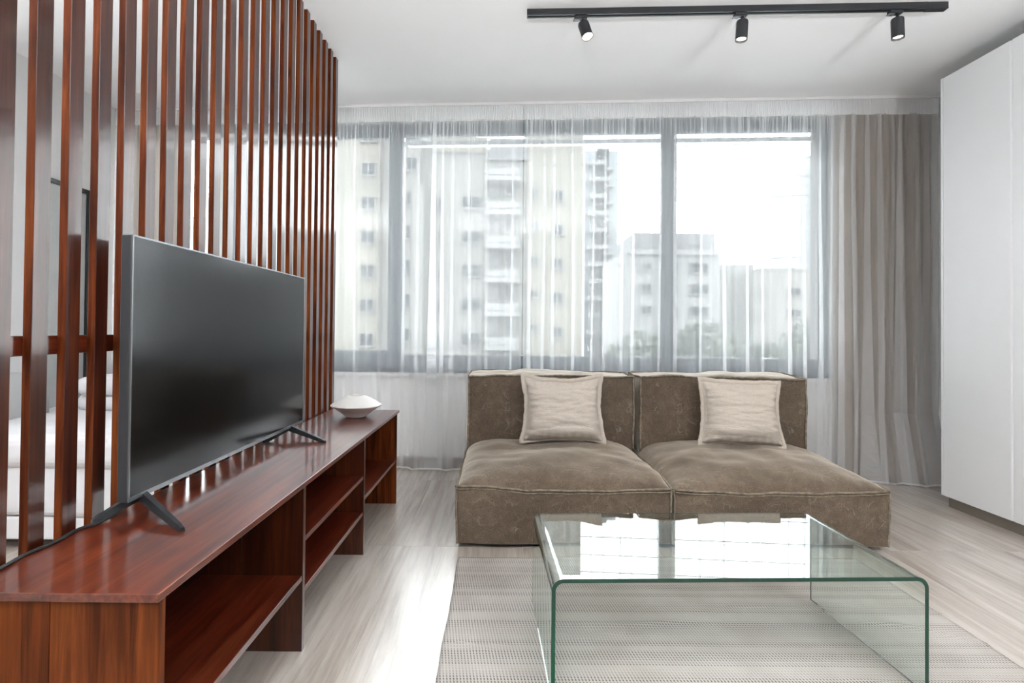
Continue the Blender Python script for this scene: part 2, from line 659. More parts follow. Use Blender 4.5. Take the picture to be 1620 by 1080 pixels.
w1 = wall_frame(empty('window_1'))
tag(w1, 'wide grey framed window behind the sheer curtains', 'window', kind='structure')
FN0, FN1 = 0.06, 0.135
for s0, s1 in ((WS0, WS0 + .1), (-1.0, -.88), (0.334, 0.454), (2.531, 2.644), (3.77, WS1)):
    box('mullion', (s0, s1, FN0, FN1, ZB, ZT), M['frame'], w1, 0.004)
spans = ((WS0 + .1, -1.0), (-.88, 0.334), (0.454, 2.531), (2.644, 3.77))
for k, (s0, s1) in enumerate(spans):
    box('top_rail', (s0, s1, FN0, FN1, 2.665, ZT), M['frame'], w1, 0.003)
    box('bottom_rail', (s0, s1, FN0, FN1, 0.785, 0.872), M['frame'], w1, 0.003)
    box('bottom_track', (s0, s1, FN0 - .035, FN1, ZB, 0.782), M['frame'], w1, 0.003)
    box('gasket', (s0, s1, FN0 - .004, FN0 + .02, 0.873, 0.879), M['frame_light'], w1)
    p = box('pane', (s0, s1, 0.094, 0.102, 0.872, 2.665), M['pane'], w1)
    if k in (1,):
        box('sash_frame', (s0, s1, FN0 - .012, FN0 + .03, 2.640, 2.668), M['frame'], w1, 0.003)
        box('sash_frame', (s0, s1, FN0 - .012, FN0 + .03, 0.870, 0.905), M['frame'], w1, 0.003)
box('sill', (WS0, WS1, -0.028, FN0, 0.700, ZB), M['sill'], w1, 0.006)
box('reveal', (3.762, WS1, FN1, .262, ZB, ZT), plain('dark_reveal', (0.06, 0.06, 0.062), 0.7), w1)
box('outer_head', (0.454, WS1, .20, .26, 2.625, 2.66), M['sill'], w1)

bb = wall_frame(empty('baseboard_front'))
tag(bb, 'low grey stone skirting along the wall under the window', 'baseboard', kind='structure')
box('skirting', (-2.0, 4.9, -0.013, 0.0, 0.0, 0.066), plain('skirting_stone', (0.24, 0.225, 0.215), 0.45), bb, 0.002)

# bedroom door leaf in the left wall
d1 = empty('door_1', (XL, 3.70, 0))
tag(d1, 'grey door with black edge in the bedroom behind the slats', 'door', kind='structure')
box('leaf', (0.0, 0.035, 0, 0.36, 0.01, 2.06), plain('door_grey', (0.50, 0.52, 0.51), 0.5), d1, 0.003)
box('frame', (0.0, 0.045, -.03, 0, 0, 2.09), M['black_metal'], d1)
box('frame', (0.0, 0.045, 0.36, 0.385, 0, 2.09), M['black_metal'], d1)
box('frame', (0.0, 0.045, 0.0, 0.36, 2.06, 2.09), M['black_metal'], d1)


# ------------------------------------------------------------------ wardrobe
wd = empty('wardrobe', (2.80, 3.487, 0))
tag(wd, 'tall white wardrobe with flat handleless doors on the right', 'wardrobe')
LW = 4.6
box('body', (0.022, 0.60, -LW, -0.018, 0.078, 2.70), M['lacquer'], wd)
box('end_panel', (0.0, 0.60, -0.018, 0.0, 0.07, 2.706), M['lacquer'], wd, 0.0015, 1)
box('plinth', (0.032, 0.58, -LW + .03, -0.02, 0, 0.078), M['plinth'], wd)
ys = -0.0225
widths = [0.468] + [0.50] * 8
door_me = {}
for w in widths:
    if w not in door_me:
        bm = bmesh.new()
        # door slab with a finger groove moulded along its leading edge
        prof = [(0.0, 0.0), (0.0, -w + .014), (0.008, -w + .004), (0.020, -w + .004), (0.020, 0.0)]
        lo = [bm.verts.new((x, y, 0)) for x, y in prof]
        hi = [bm.verts.new((x, y, 2.632)) for x, y in prof]
        bm.faces.new(lo)
        bm.faces.new(hi[::-1])
        for i in range(5):
            bm.faces.new((lo[i], hi[i], hi[(i + 1) % 5], lo[(i + 1) % 5]))
        door_me[w] = bm_mesh('door', bm)
        door_me[w].materials.append(M['lacquer'])
    o = bpy.data.objects.new('door', door_me[w])
    o.location = (0.0, ys, 0.07)
    link(o, wd)
    ys -= w + 0.002


# ------------------------------------------------------------------ slat screen
scr = empty('slat_screen', (-1.075, 2.3, 0))
tag(scr, 'floor to ceiling screen of glossy red-brown upright wooden slats', 'screen')
sl_me = box_mesh('slat', -0.0105, 0.0105, -0.023, 0.023, 0.0, H - 0.001, 0.0012, 1)
sl_me.materials.append(M['slat'])
sl_me.materials.append(M['slat_edge'])
for p in sl_me.polygons:
    p.material_index = 1 if abs(p.normal.y) > .9 else 0
ys_ = [1.2518 + 0.0982 * k for k in range(-3, 9)] + [2.143 + 0.1054 * k for k in range(14)]
for y in ys_:
    o = bpy.data.objects.new('slat', sl_me)
    o.location = (0.0, y + 0.023 - 2.3, 0)
    o.rotation_euler = (0, 0, random.uniform(-.006, .006))
    link(o, scr)
for z0, z1 in ((1.018, 1.064),):
    box('cross_rail', (-0.032, -0.0108, 0.95 - 2.3, 3.53 - 2.3, z0, z1), M['board_y'], scr, 0.001, 1)


# ------------------------------------------------------------------ media console
con = empty('media_console', (-0.85, 2.26, 0))
tag(con, 'long low reddish wooden console with open shelf bays under the television', 'console')


def cxy(x, y):
    return (x + 0.85, y - 2.26)


def fx(y, inset=0.0):
    return -0.649 + (y - 1.06) * (0.0264 / 2.403) - inset


BX = -1.052
top = prism_mesh('top', [cxy(BX, 1.06), cxy(fx(1.06), 1.06), cxy(fx(3.463), 3.463), cxy(BX, 3.463)], 0.559, 0.576, 0.0018)
obj('top', top, M['board_y'], con)


def panel(name, y0, y1, z0, z1, mat, inset=0.006, split=(-0.862,)):
    xs = [BX + .004] + list(split) + [None]
    for a, b in zip(xs[:-1], xs[1:]):
        last = b is None
        pts = [cxy(a + (0.0006 if a != xs[0] else 0), y0), cxy((fx(y0, inset) if last else b - .0006), y0),
               cxy((fx(y1, inset) if last else b - .0006), y1), cxy(a + (0.0006 if a != xs[0] else 0), y1)]
        obj(name, prism_mesh(name, pts, z0, z1, 0.0009), mat, con)


panel('end_board', 1.068, 1.088, 0, 0.559, M['board_z'], 0.002)
panel('divider_board', 1.862, 1.884, 0, 0.559, M['board_in_shaded'], 0.014)
panel('divider_board', 2.652, 2.674, 0, 0.559, M['board_in_shaded'], 0.012)
panel('end_board', 3.425, 3.445, 0, 0.559, M['board_z'], 0.010, (-0.74,))


def shelf(y0, y1, z, inset=0.016):
    pts = [cxy(BX + .02, y0), cxy(fx(y0, inset), y0), cxy(fx(y1, inset), y1), cxy(BX + .02, y1)]
    obj('shelf', prism_mesh('shelf', pts, z - .018, z, 0.0009), M['board_y'], con)


shelf(1.0885, 1.8615, 0.255)
shelf(1.8845, 2.6515, 0.378)
shelf(1.8845, 2.6515, 0.205)
shelf(2.6745, 3.4245, 0.270)
for y0, y1, z0 in ((1.0885, 1.8615, .19), (1.8845, 2.6515, .187), (2.6745, 3.4245, .19)):
    pts = [cxy(BX + .004, y0), cxy(BX + .0195, y0), cxy(BX + .0195, y1), cxy(BX + .004, y1)]
    obj('back_board', prism_mesh('back_board', pts, z0, 0.558), M['board_in_shaded'], con)


# ------------------------------------------------------------------ television
tvx, tvy = -0.970, 2.083
tv = empty('television', (tvx, tvy, 0.576), -math.atan2(0.013, 1.252))
tag(tv, 'large flat black television standing on the wooden console', 'television')
L2 = 0.626
zb, zt = 0.046, 0.756
# body: thin upper shell with a thicker lower electronics hump
bm = bmesh.new()
bm_box(bm, -0.030, -0.0015, -L2, L2, zb, zt, 0.003, 2)
obj('shell', bm_mesh('shell', bm), M['plastic'], tv)
hump = prism_mesh('rear_housing', [(-0.0302, -L2 + .10), (-0.0302, L2 - .10), (-0.052, L2 - .14), (-0.052, -L2 + .14)], zb + .03, zb + .36, 0.002)
obj('rear_housing', hump, M['plastic'], tv)
bm = bmesh.new()
e = 0.0045
bm_box(bm, -0.0014, 0.0022, -L2, L2, zt - e, zt)
bm_box(bm, -0.0014, 0.0022, -L2, L2, zb, zb + .012)
bm_box(bm, -0.0014, 0.0022, -L2, -L2 + e, zb + .012, zt - e)
bm_box(bm, -0.0014, 0.0022, L2 - e, L2, zb + .012, zt - e)
obj('bezel', bm_mesh('bezel', bm), M['tv_edge'], tv)
box('screen', (-0.0014, 0.0008, -L2 + e, L2 - e, zb + .012, zt - e), M['screen'], tv)


def tv_leg(y_top, y_tip, x_top, x_tip, z_top):
    bm = bmesh.new()
    t = Vector((x_tip - x_top, y_tip - y_top, 0)).normalized()
    n = Vector((-t.y, t.x, 0))
    rings = []
    for f, hw, hh in ((0, .011, .013), (.15, .011, .012), (.9, .0075, .0075), (1.0, .006, .0045)):
        x = x_top + (x_tip - x_top) * f
        y = y_top + (y_tip - y_top) * f
        z = z_top + (0.0052 - z_top) * min(1.0, f)
        zc = max(z, hh + .0003)
        rings.append([bm.verts.new((x + n.x * hw * a, y + n.y * hw * a, zc + hh * b)) for a, b in ((-1, -1), (1, -1), (.7, 1), (-.7, 1))])
    for a, b in zip(rings[:-1], rings[1:]):
        for k in range(4):
            bm.faces.new((a[k], a[(k + 1) % 4], b[(k + 1) % 4], b[k]))
    bm.faces.new(rings[0][::-1])
    bm.faces.new(rings[-1])
    obj('leg', bm_mesh('leg', bm), M['black_metal'], tv)


# local coordinates of the leg tips (world minus the stand position)
tv_leg(1.53 - tvy, 1.385 - tvy, -0.006, -0.781 - tvx, 0.043)
tv_leg(1.53 - tvy, 1.43 - tvy, -0.022, -1.044 - tvx, 0.043)
tv_leg(2.575 - tvy, 2.458 - tvy, -0.006, -0.775 - tvx, 0.043)
tv_leg(2.575 - tvy, 2.435 - tvy, -0.022, -1.040 - tvx, 0.043)

cab = obj('power_cable', tube_mesh('power_cable', [(-1.043 + .004 * math.sin(k * .9), 1.12 + k * .0205, 0.5803) for k in range(14)]
                                  + [(-1.03, 1.42, .5805), (-1.02, 1.47, .585), (-1.01, 1.50, .60)], 0.004, 8), M['cable'], smooth=True)
tag(cab, 'thin black cable lying along the back edge of the console', 'cable')

# vase
prof = [(0.050, 0.0), (0.058, 0.003), (0.064, 0.010), (0.098, 0.036), (0.128, 0.056), (0.142, 0.0645), (0.1445, 0.068), (0.142, 0.0715),
        (0.128, 0.081), (0.105, 0.096), (0.080, 0.110), (0.060, 0.1185), (0.046, 0.1225), (0.042, 0.1235), (0.039, 0.122), (0.038, 0.116), (0.06, 0.098), (0.09, 0.075), (0.06, 0.03), (0.03, 0.02)]
vs = obj('vase', lathe_mesh('vase', prof, 72), M['ceramic'], smooth=True)
vs.location = (-0.822, 3.18, 0.576)
tag(vs, 'white ceramic saucer shaped vase on the far end of the console', 'vase')


# ------------------------------------------------------------------ sofa modules
def puffy_block(name, dims, crown, seed, parent, mat, cuts=30, wob=0.008, sag=0.0, puff=0.012, slant=0.0, edge_r=0.02, back_keep=0.0):
    """an upholstered block: rounded box whose faces belly out and whose edges wander; returns its point function too"""
    x0, x1, y0, y1, z0, z1 = dims

    def pos(u, v, w):
        # u, v, w in -1..1; z1 is the seam height, the top bulges above it
        x = (x0 + x1) / 2 + u * (x1 - x0) / 2
        y = (y0 + y1) / 2 + v * (y1 - y0) / 2
        z = (z0 + z1) / 2 + w * (z1 - z0) / 2
        pu, pv, pw = 1 - u * u, 1 - v * v, 1 - w * w
        if abs(u) > .999:
            x += math.copysign(puff * (pv * pw) ** .5, u)
        if abs(v) > .999:
            y += math.copysign(puff * (pu * pw) ** .5, v)
        if w > .999:
            vv = v
            if back_keep and v > 0:
                vv = v * (1 - back_keep)
            b = max(0, (1 - abs(u) ** 3.4)) ** .55 * max(0, (1 - abs(vv) ** 3.4)) ** .55
            z += crown * b
            z += 0.014 * nz(x * 4 + seed, y * 4, 1.7) * b + 0.007 * nz(x * 11 + seed, y * 9, 4.7) * b
            # short gathers running in from the seams
            gx, gy = abs(u) ** 6, abs(v) ** 6
            z += .010 * (nz(seed, y * 22, 2.2) * gx + nz(x * 20, seed, 2.8) * gy) * b ** .5
        # gather the upper third inwards a little so the seam reads
        k = wob * max(0.0, (w + .3)) if w > -.3 else 0
        z += (nz(x * 3.1 + seed, y * 3.1, 9.1) * wob * 1.6 + nz(x * 9 + seed, y * 9, 3.3) * wob * .6) * max(0, w) ** 2
        if sag:
            z -= sag * (1 - u * u) * max(0, w) ** 2 * (1 if v < 0 else .3)
        x += nz(z * 6 + seed, y * 4, 5.5) * wob * .8 + nz(z * 14 + seed, y * 11, 2.5) * wob * .35
        y += nz(x * 4 + seed, z * 6, 7.5) * wob * .8 + nz(x * 11 + seed, z * 13, 1.5) * wob * .4
        if slant:
            y += slant * (w + 1) / 2
        # round off the lower corners
        return Vector((x, y, z))

    bm = bmesh.new()
    n = cuts
    cache = {}

    def vert(u, v, w):
        key = (round(u, 4), round(v, 4), round(w, 4))
        if key not in cache:
            cache[key] = bm.verts.new(pos(u, v, w))
        return cache[key]

    def ax(k):
        t = -1 + 2 * k / n
        return math.copysign(abs(t) ** .8, t) if abs(t) > 1e-6 else 0.0
    for face in range(6):
        for i in range(n):
            for j in range(n):
                q = []
                for a, b in ((ax(i), ax(j)), (ax(i + 1), ax(j)), (ax(i + 1), ax(j + 1)), (ax(i), ax(j + 1))):
                    q.append(((a, b, 1), (a, b, -1), (a, 1, b), (a, -1, b), (1, a, b), (-1, a, b))[face])
                try:
                    bm.faces.new([vert(*p) for p in q])
                except ValueError:
                    pass
    bmesh.ops.recalc_face_normals(bm, faces=bm.faces[:])
    hard = []
    o = obj(name, bm_mesh(name, bm), mat, parent, smooth=True)
    bv = o.modifiers.new('soft', 'BEVEL')
    bv.width = edge_r
    bv.segments = 3
    bv.limit_method = 'ANGLE'
    bv.angle_limit = math.radians(50)
    return o, pos


def welt(name, path, mat, parent, r=0.0062, off=0.004):
    """double-stitched flange: two thin cords lying side by side along an edge"""
    bm = bmesh.new()
    a = tube_mesh('tmp', path, r, 6)
    bm.from_mesh(a)
    bpy.data.meshes.remove(a)
    o = obj(name, bm_mesh(name, bm), mat, parent, smooth=True)
    return o


def edge_path(pos, pts, n=60, out=(0, 0, 0), seed=0.0):
    res = []
    for k in range(n + 1):
        t = k / n * (len(pts) - 1)
        i = min(int(t), len(pts) - 2)
        f = t - i
        a, b = Vector(pts[i]), Vector(pts[i + 1])
        p = a.lerp(b, f)
        q = pos(*p)
        q += Vector(out) + Vector((nz(k * .35 + seed, 1.1), nz(k * .35 + seed, 2.2), nz(k * .35 + seed, 3.3))) * .003
        res.append(q)
    return res


def sofa_module(x0, x1, label, seed):
    root = empty('sofa_module', ((x0 + x1) / 2, 3.28, 0))
    tag(root, label, 'sofa', 'armless sofa modules')
    ox = (x0 + x1) / 2
    hw = (x1 - x0) / 2
    blk, pos = puffy_block('seat', (-hw, hw, -0.535, 0.535, 0.022, 0.302), 0.112, seed, root, M['sofa'], 60, 0.010, 0.016, 0.010, 0, 0.022, 0.85)
    up = (0, -.004, .002)
    welt('piping', edge_path(pos, [(-1, 1, 1), (-1, -1, 1)], 46, (-.004, 0, .002), seed), M['sofa_piping'], root)
    welt('piping', edge_path(pos, [(-1, -1, 1), (1, -1, 1)], 70, up, seed), M['sofa_piping'], root)
    welt('piping', edge_path(pos, [(1, -1, 1), (1, 1, 1)], 46, (.004, 0, .002), seed), M['sofa_piping'], root)
    up2 = (0, -.004, -.011)
    welt('piping', edge_path(pos, [(-1, -1, 1), (1, -1, 1)], 70, up2, seed + 5), M['sofa_piping'], root, 0.004)
    for sx in (-1, 1):
        welt('piping', edge_path(pos, [(sx, -1, -.98), (sx, -1, 1)], 26, (sx * .003, -.003, 0), seed), M['sofa_piping'], root, 0.005)
    bk, bpos = puffy_block('backrest', (-hw + .012, hw - .014, 0.175, 0.485, 0.318, 0.795), 0.014, seed + 20, root, M['sofa'], 40, 0.009, 0.0, 0.016, 0.016, 0.02)
    welt('piping', edge_path(bpos, [(-1, -1, -.9), (-1, -1, 1), (1, -1, 1), (1, -1, -.9)], 130, (0, -.004, .003), seed), M['sofa_piping'], root)
    welt('piping', edge_path(bpos, [(-1, 1, -.9), (-1, 1, 1), (1, 1, 1), (1, 1, -.9)], 130, (0, .004, .003), seed + 3), M['sofa_piping'], root)
    for sx in (-1, 1):
        welt('piping', edge_path(bpos, [(sx, -1, 1), (sx, 1, 1)], 30, (sx * .003, 0, .003), seed), M['sofa_piping'], root, 0.005)
    for sx in (-1, 1):
        for sy in (-1, 1):
            bm = bmesh.new()
            bmesh.ops.create_cone(bm, cap_ends=True, segments=16, radius1=.022, radius2=.026, depth=.024,
                                  matrix=Matrix.Translation((sx * (hw - .12), sy * .42, .012)))
            obj('foot', bm_mesh('foot', bm), M['black_metal'], root)
    return root


sofa_module(-0.200, 0.862, 'left brown canvas armless sofa seat beside the wooden console', 3.0)
sofa_module(0.878, 1.943, 'right brown canvas armless sofa seat beside the taupe drape', 11.0)


# ------------------------------------------------------------------ cushions
def cushion(loc, label, seed, dip, rz, rx, ry, w=0.225, h=0.205):
    root = empty('cushion', loc)
    root.rotation_euler = (rx, ry, rz)
    tag(root, label, 'cushion', 'linen cushions on the sofa')
    n = 64

    def outline(u, v):
        # square with pinched sides and spread corners
        x = u * (w - 0.020 * (1 - v * v)) + .010 * u * max(0, -v) ** 3
        z = v * (h - (dip if v > 0 else .004) * (1 - u * u))
        z += .006 * nz(u * 2 + seed, v * 2)
        x += .006 * nz(u * 2.4 + seed, v * 2.4, 7)
        if v < -.8:
            z -= .004 * abs(u) ** 4
        return x, z

    def thick(u, v):
        t = max(0.0, (1 - u ** 4)) ** .55 * max(0.0, (1 - v ** 4)) ** .55
        low = 1.0 - .22 * v          # fuller towards the bottom
        return 0.092 * t * low

    vs_, fs = [], []
    for side in (-1, 1):
        for i in range(n + 1):
            for j in range(n + 1):
                u, v = -1 + 2 * i / n, -1 + 2 * j / n
                x, z = outline(u, v)
                t = thick(u, v)
                k = min(1, t / .03)
                wr = .010 * nz(x * 5 + seed, z * 24, 3) + .005 * nz(x * 16 + seed, z * 55, 5)
                # puckers along the flange seam
                pk = .004 * math.sin((u if abs(v) > abs(u) else v) * 30 + seed) * (max(abs(u), abs(v)) ** 6) * k
                vs_.append((x, side * (t + .002) + (wr + pk) * k * (1 if side < 0 else .3), z))
    m = (n + 1) ** 2
    for side in (0, 1):
        for i in range(n):
            for j in range(n):
                a = side * m + i * (n + 1) + j
                q = (a, a + n + 1, a + n + 2, a + 1)
                fs.append(q if side == 0 else q[::-1])
    rim = [i * (n + 1) for i in range(n + 1)] + [n * (n + 1) + j for j in range(1, n + 1)] + \
          [i * (n + 1) + n for i in range(n - 1, -1, -1)] + [j for j in range(n - 1, 0, -1)]
    for a, b in zip(rim, rim[1:] + rim[:1]):
        fs.append((a, b, b + m, a + m))
    body = obj('cover', from_py('cover', vs_, fs), M['linen'], root, smooth=True)
    # flat flange around the seam
    fv, ff = [], []
    pts = []
    K = 40
    for k in range(K):
        pts.append((-1 + 2 * k / K, -1))
    for k in range(K):
        pts.append((1, -1 + 2 * k / K))
    for k in range(K):
        pts.append((1 - 2 * k / K, 1))
    for k in range(K):
        pts.append((-1, 1 - 2 * k / K))
    fwid = 0.024
    for idx, (u, v) in enumerate(pts):
        x, z = outline(u, v)
        mx = max(abs(u), abs(v))
        dx = (u if abs(u) > .999 else 0)
        dz = (v if abs(v) > .999 else 0)
        bend = .010 * nz(idx * .10 + seed, 4.4)
        if v < -.99:
            fw = .006 + .016 * abs(u) ** 6
        else:
            fw = fwid * (1 + .15 * nz(idx * .3 + seed, 2))
        for d, yo in ((-.006, .0), (fw * .5, bend * .5), (fw, bend)):
            for th in (-.0022, .0022):
                fv.append((x + dx * d, yo + th, z + dz * d))
    P_ = len(pts)
    for i in range(P_):
        j = (i + 1) % P_
        a, b = i * 6, j * 6
        for (p, q) in ((0, 2), (2, 4)):
            ff.append((a + p, a + q, b + q, b + p))
            ff.append((a + p + 1, b + p + 1, b + q + 1, a + q + 1))
        ff.append((a + 4, a + 5, b + 5, b + 4))
        ff.append((a, b, b + 1, a + 1))
    obj('flange', from_py('flange', fv, ff), M['linen'], root, smooth=True)
    return root


cushion((0.388, 3.345, 0.612), 'cream linen cushion with dipped top edge on the left sofa seat', 2.0, 0.034, 0.0, math.radians(-12), 0.0, .230, .190)
cushion((1.462, 3.335, 0.594), 'cream linen cushion with straight top edge on the right sofa seat', 8.0, 0.008, math.radians(-3), math.radians(-12), math.radians(1.8), .228, .184)


# ------------------------------------------------------------------ rug
def rug():
    x0, x1, y0, y1 = -0.186, 1.712, 0.55, 2.625
    nx_, ny_ = 110, 120
    vs_, fs = [], []

    def ridge(x, y):
        z = 0.0
        for (ax, ay, bx, by, hgt, wd_) in ((0.18, 2.02, 1.0, 2.10, .006, .016), (0.75, 2.15, 1.45, 2.20, .007, .014), (1.2, 2.17, 1.75, 1.93, .008, .013),
                                           (0.15, 1.95, 0.55, 1.98, .007, .015), (1.1, 1.72, 1.6, 1.67, .006, .014), (-.19, 1.9, .02, 1.89, .006, .014)):
            d = Vector((bx - ax, by - ay))
            t = ((x - ax) * d.x + (y - ay) * d.y) / d.length_squared
            tt = min(1, max(0, t))
            px, py = ax + d.x * tt, ay + d.y * tt + .012 * math.sin(tt * 9 + ax * 7)
            dist = math.hypot(x - px, y - py)
            z += hgt * math.exp(-(dist / wd_) ** 2) * math.sin(PI * min(1, max(0.02, tt * .96 + .02))) ** .5
        return z
    for i in range(nx_ + 1):
        for j in range(ny_ + 1):
            u, v = i / nx_, j / ny_
            y = y0 + (y1 - y0) * v
            xl = x0 + .008 * nz(y * 2.2, 3.3) + .004 * nz(y * 7, 1.3)
            xr = x1 + .008 * nz(y * 2.0, 8.3)
            x = xl + (xr - xl) * u
            yy = y + (.006 * nz(x * 2.5, 6.6) if j == ny_ else 0)
            z = 0.0062 + ridge(x, yy) + .0008 * nz(x * 5, y * 5)
            vs_.append((x, yy, z))
    n = len(vs_)
    vs_ += [(x, y, .0004) for x, y, z in vs_]
    for i in range(nx_):
        for j in range(ny_):
            a = i * (ny_ + 1) + j
            q = (a, a + ny_ + 1, a + ny_ + 2, a + 1)
            fs.append(q)
            fs.append(tuple(k + n for k in q[::-1]))
    rim = [i * (ny_ + 1) for i in range(nx_ + 1)] + [nx_ * (ny_ + 1) + j for j in range(1, ny_ + 1)] + \
          [i * (ny_ + 1) + ny_ for i in range(nx_ - 1, -1, -1)] + [j for j in range(ny_ - 1, 0, -1)]
    for a, b in zip(rim, rim[1:] + rim[:1]):
        fs.append((a, a + n, b + n, b))
    o = obj('rug', from_py('rug', vs_, fs), M['rug'], smooth=True)
    tag(o, 'flat woven beige rug with rows of dark dashes under the glass table', 'rug')


rug()


# ------------------------------------------------------------------ glass table
def glass_table():
    W2, D2, HT, TH_, R = 0.569, 0.288, 0.3475, 0.012, 0.036
    path = [(-W2, 0.0)]
    for k in range(17):
        a = PI - k / 16 * PI / 2
        path.append((-W2 + R + R * math.cos(a), HT - R + R * math.sin(a)))
    for k in range(17):
        a = PI / 2 - k / 16 * PI / 2
        path.append((W2 - R + R * math.cos(a), HT - R + R * math.sin(a)))
    path.append((W2, 0.0))
    ri = R - TH_
    inner = [(-W2 + TH_, 0.0)]
    for k in range(17):
        a = PI - k / 16 * PI / 2
        inner.append((-W2 + R + ri * math.cos(a), HT - R + ri * math.sin(a)))
    for k in range(17):
        a = PI / 2 - k / 16 * PI / 2
        inner.append((W2 - R + ri * math.cos(a), HT - R + ri * math.sin(a)))
    inner.append((W2 - TH_, 0.0))
    bm = bmesh.new()
    n = len(path)
    rows = []
    for y in (-D2, D2):
        rows.append(([bm.verts.new((x, y, z)) for x, z in path], [bm.verts.new((x, y, z)) for x, z in inner]))
    (oa, ia), (ob, ib) = rows
    for i in range(n - 1):
        bm.faces.new((oa[i], oa[i + 1], ob[i + 1], ob[i]))
        bm.faces.new((ia[i + 1], ia[i], ib[i], ib[i + 1]))
        bm.faces.new((oa[i + 1], oa[i], ia[i], ia[i + 1]))
        bm.faces.new((ob[i], ob[i + 1], ib[i + 1], ib[i]))
    bm.faces.new((oa[0], ob[0], ib[0], ia[0]))
    bm.faces.new((oa[-1], ia[-1], ib[-1], ob[-1]))
    bmesh.ops.recalc_face_normals(bm, faces=bm.faces[:])
    me = bm_mesh('glass_coffee_table', bm)
    for p in me.polygons:
        p.use_smooth = False
    o = obj('glass_coffee_table', me, M['glass'])
    me.materials.append(M['glass_edge'])
    me.polygons.foreach_set('material_index', [1 if abs(p.normal.y) > .5 else 0 for p in me.polygons])
    # smooth only the bent surfaces
    me.polygons.foreach_set('use_smooth', [abs(p.normal.y) < .5 for p in me.polygons])
    ed = {}
    for p in me.polygons:
        for k in p.edge_keys:
            ed.setdefault(k, []).append(p)
    sharp = []
    for e_ in me.edges:
        fs_ = ed[tuple(sorted(e_.vertices))]
        big = [f for f in fs_ if f.area > .02]
        rim_ = [f for f in fs_ if abs(f.normal.y) > .5]
        sharp.append(bool(big) or bool(rim_))
    me.attributes.new('sharp_edge', 'BOOLEAN', 'EDGE').data.foreach_set('value', sharp)
    o.location = (0.7195, 1.9315, 0.0088)
    o.rotation_euler = (0, 0, math.radians(1.9))
    tag(o, 'low coffee table of one bent clear glass sheet with green edges', 'table')


glass_table()


# ------------------------------------------------------------------ ceiling track and spotlights
ta, tb = Vector((0.1393, 2.967, H)), Vector((2.344, 2.865, H))
TA = math.atan2(tb.y - ta.y, tb.x - ta.x)
TL = (tb - ta).length
trk = empty('light_track', ta, TA)
tag(trk, 'long black lighting track fixed on the ceiling', 'light track')
pf = [(0, 0), (0, -.034), (.011, -.034), (.011, -.016), (.024, -.016), (.024, -.034), (.035, -.034), (.035, 0)]
bm = bmesh.new()
ra = [bm.verts.new((0, y, z)) for y, z in pf]
rb = [bm.verts.new((TL - .105, y, z)) for y, z in pf]
for i in range(8):
    bm.faces.new((ra[i], ra[(i + 1) % 8], rb[(i + 1) % 8], rb[i]))
bm.faces.new(ra[::-1])
bm.faces.new(rb)
obj('rail', bm_mesh('rail', bm), M['black_metal'], trk)
box('power_feed', (TL - .105, TL, -.001, .036, -.036, 0), M['black_metal'], trk, .0015, 1)
box('end_cap', (-.004, 0.0, -.001, .036, -.0345, 0), M['black_metal'], trk, .001, 1)
for y0 in (.0112, .0212):
    box('conductor', (.03, TL - .11, y0, y0 + .0025, -.024, -.0162), M['grey_metal'], trk)


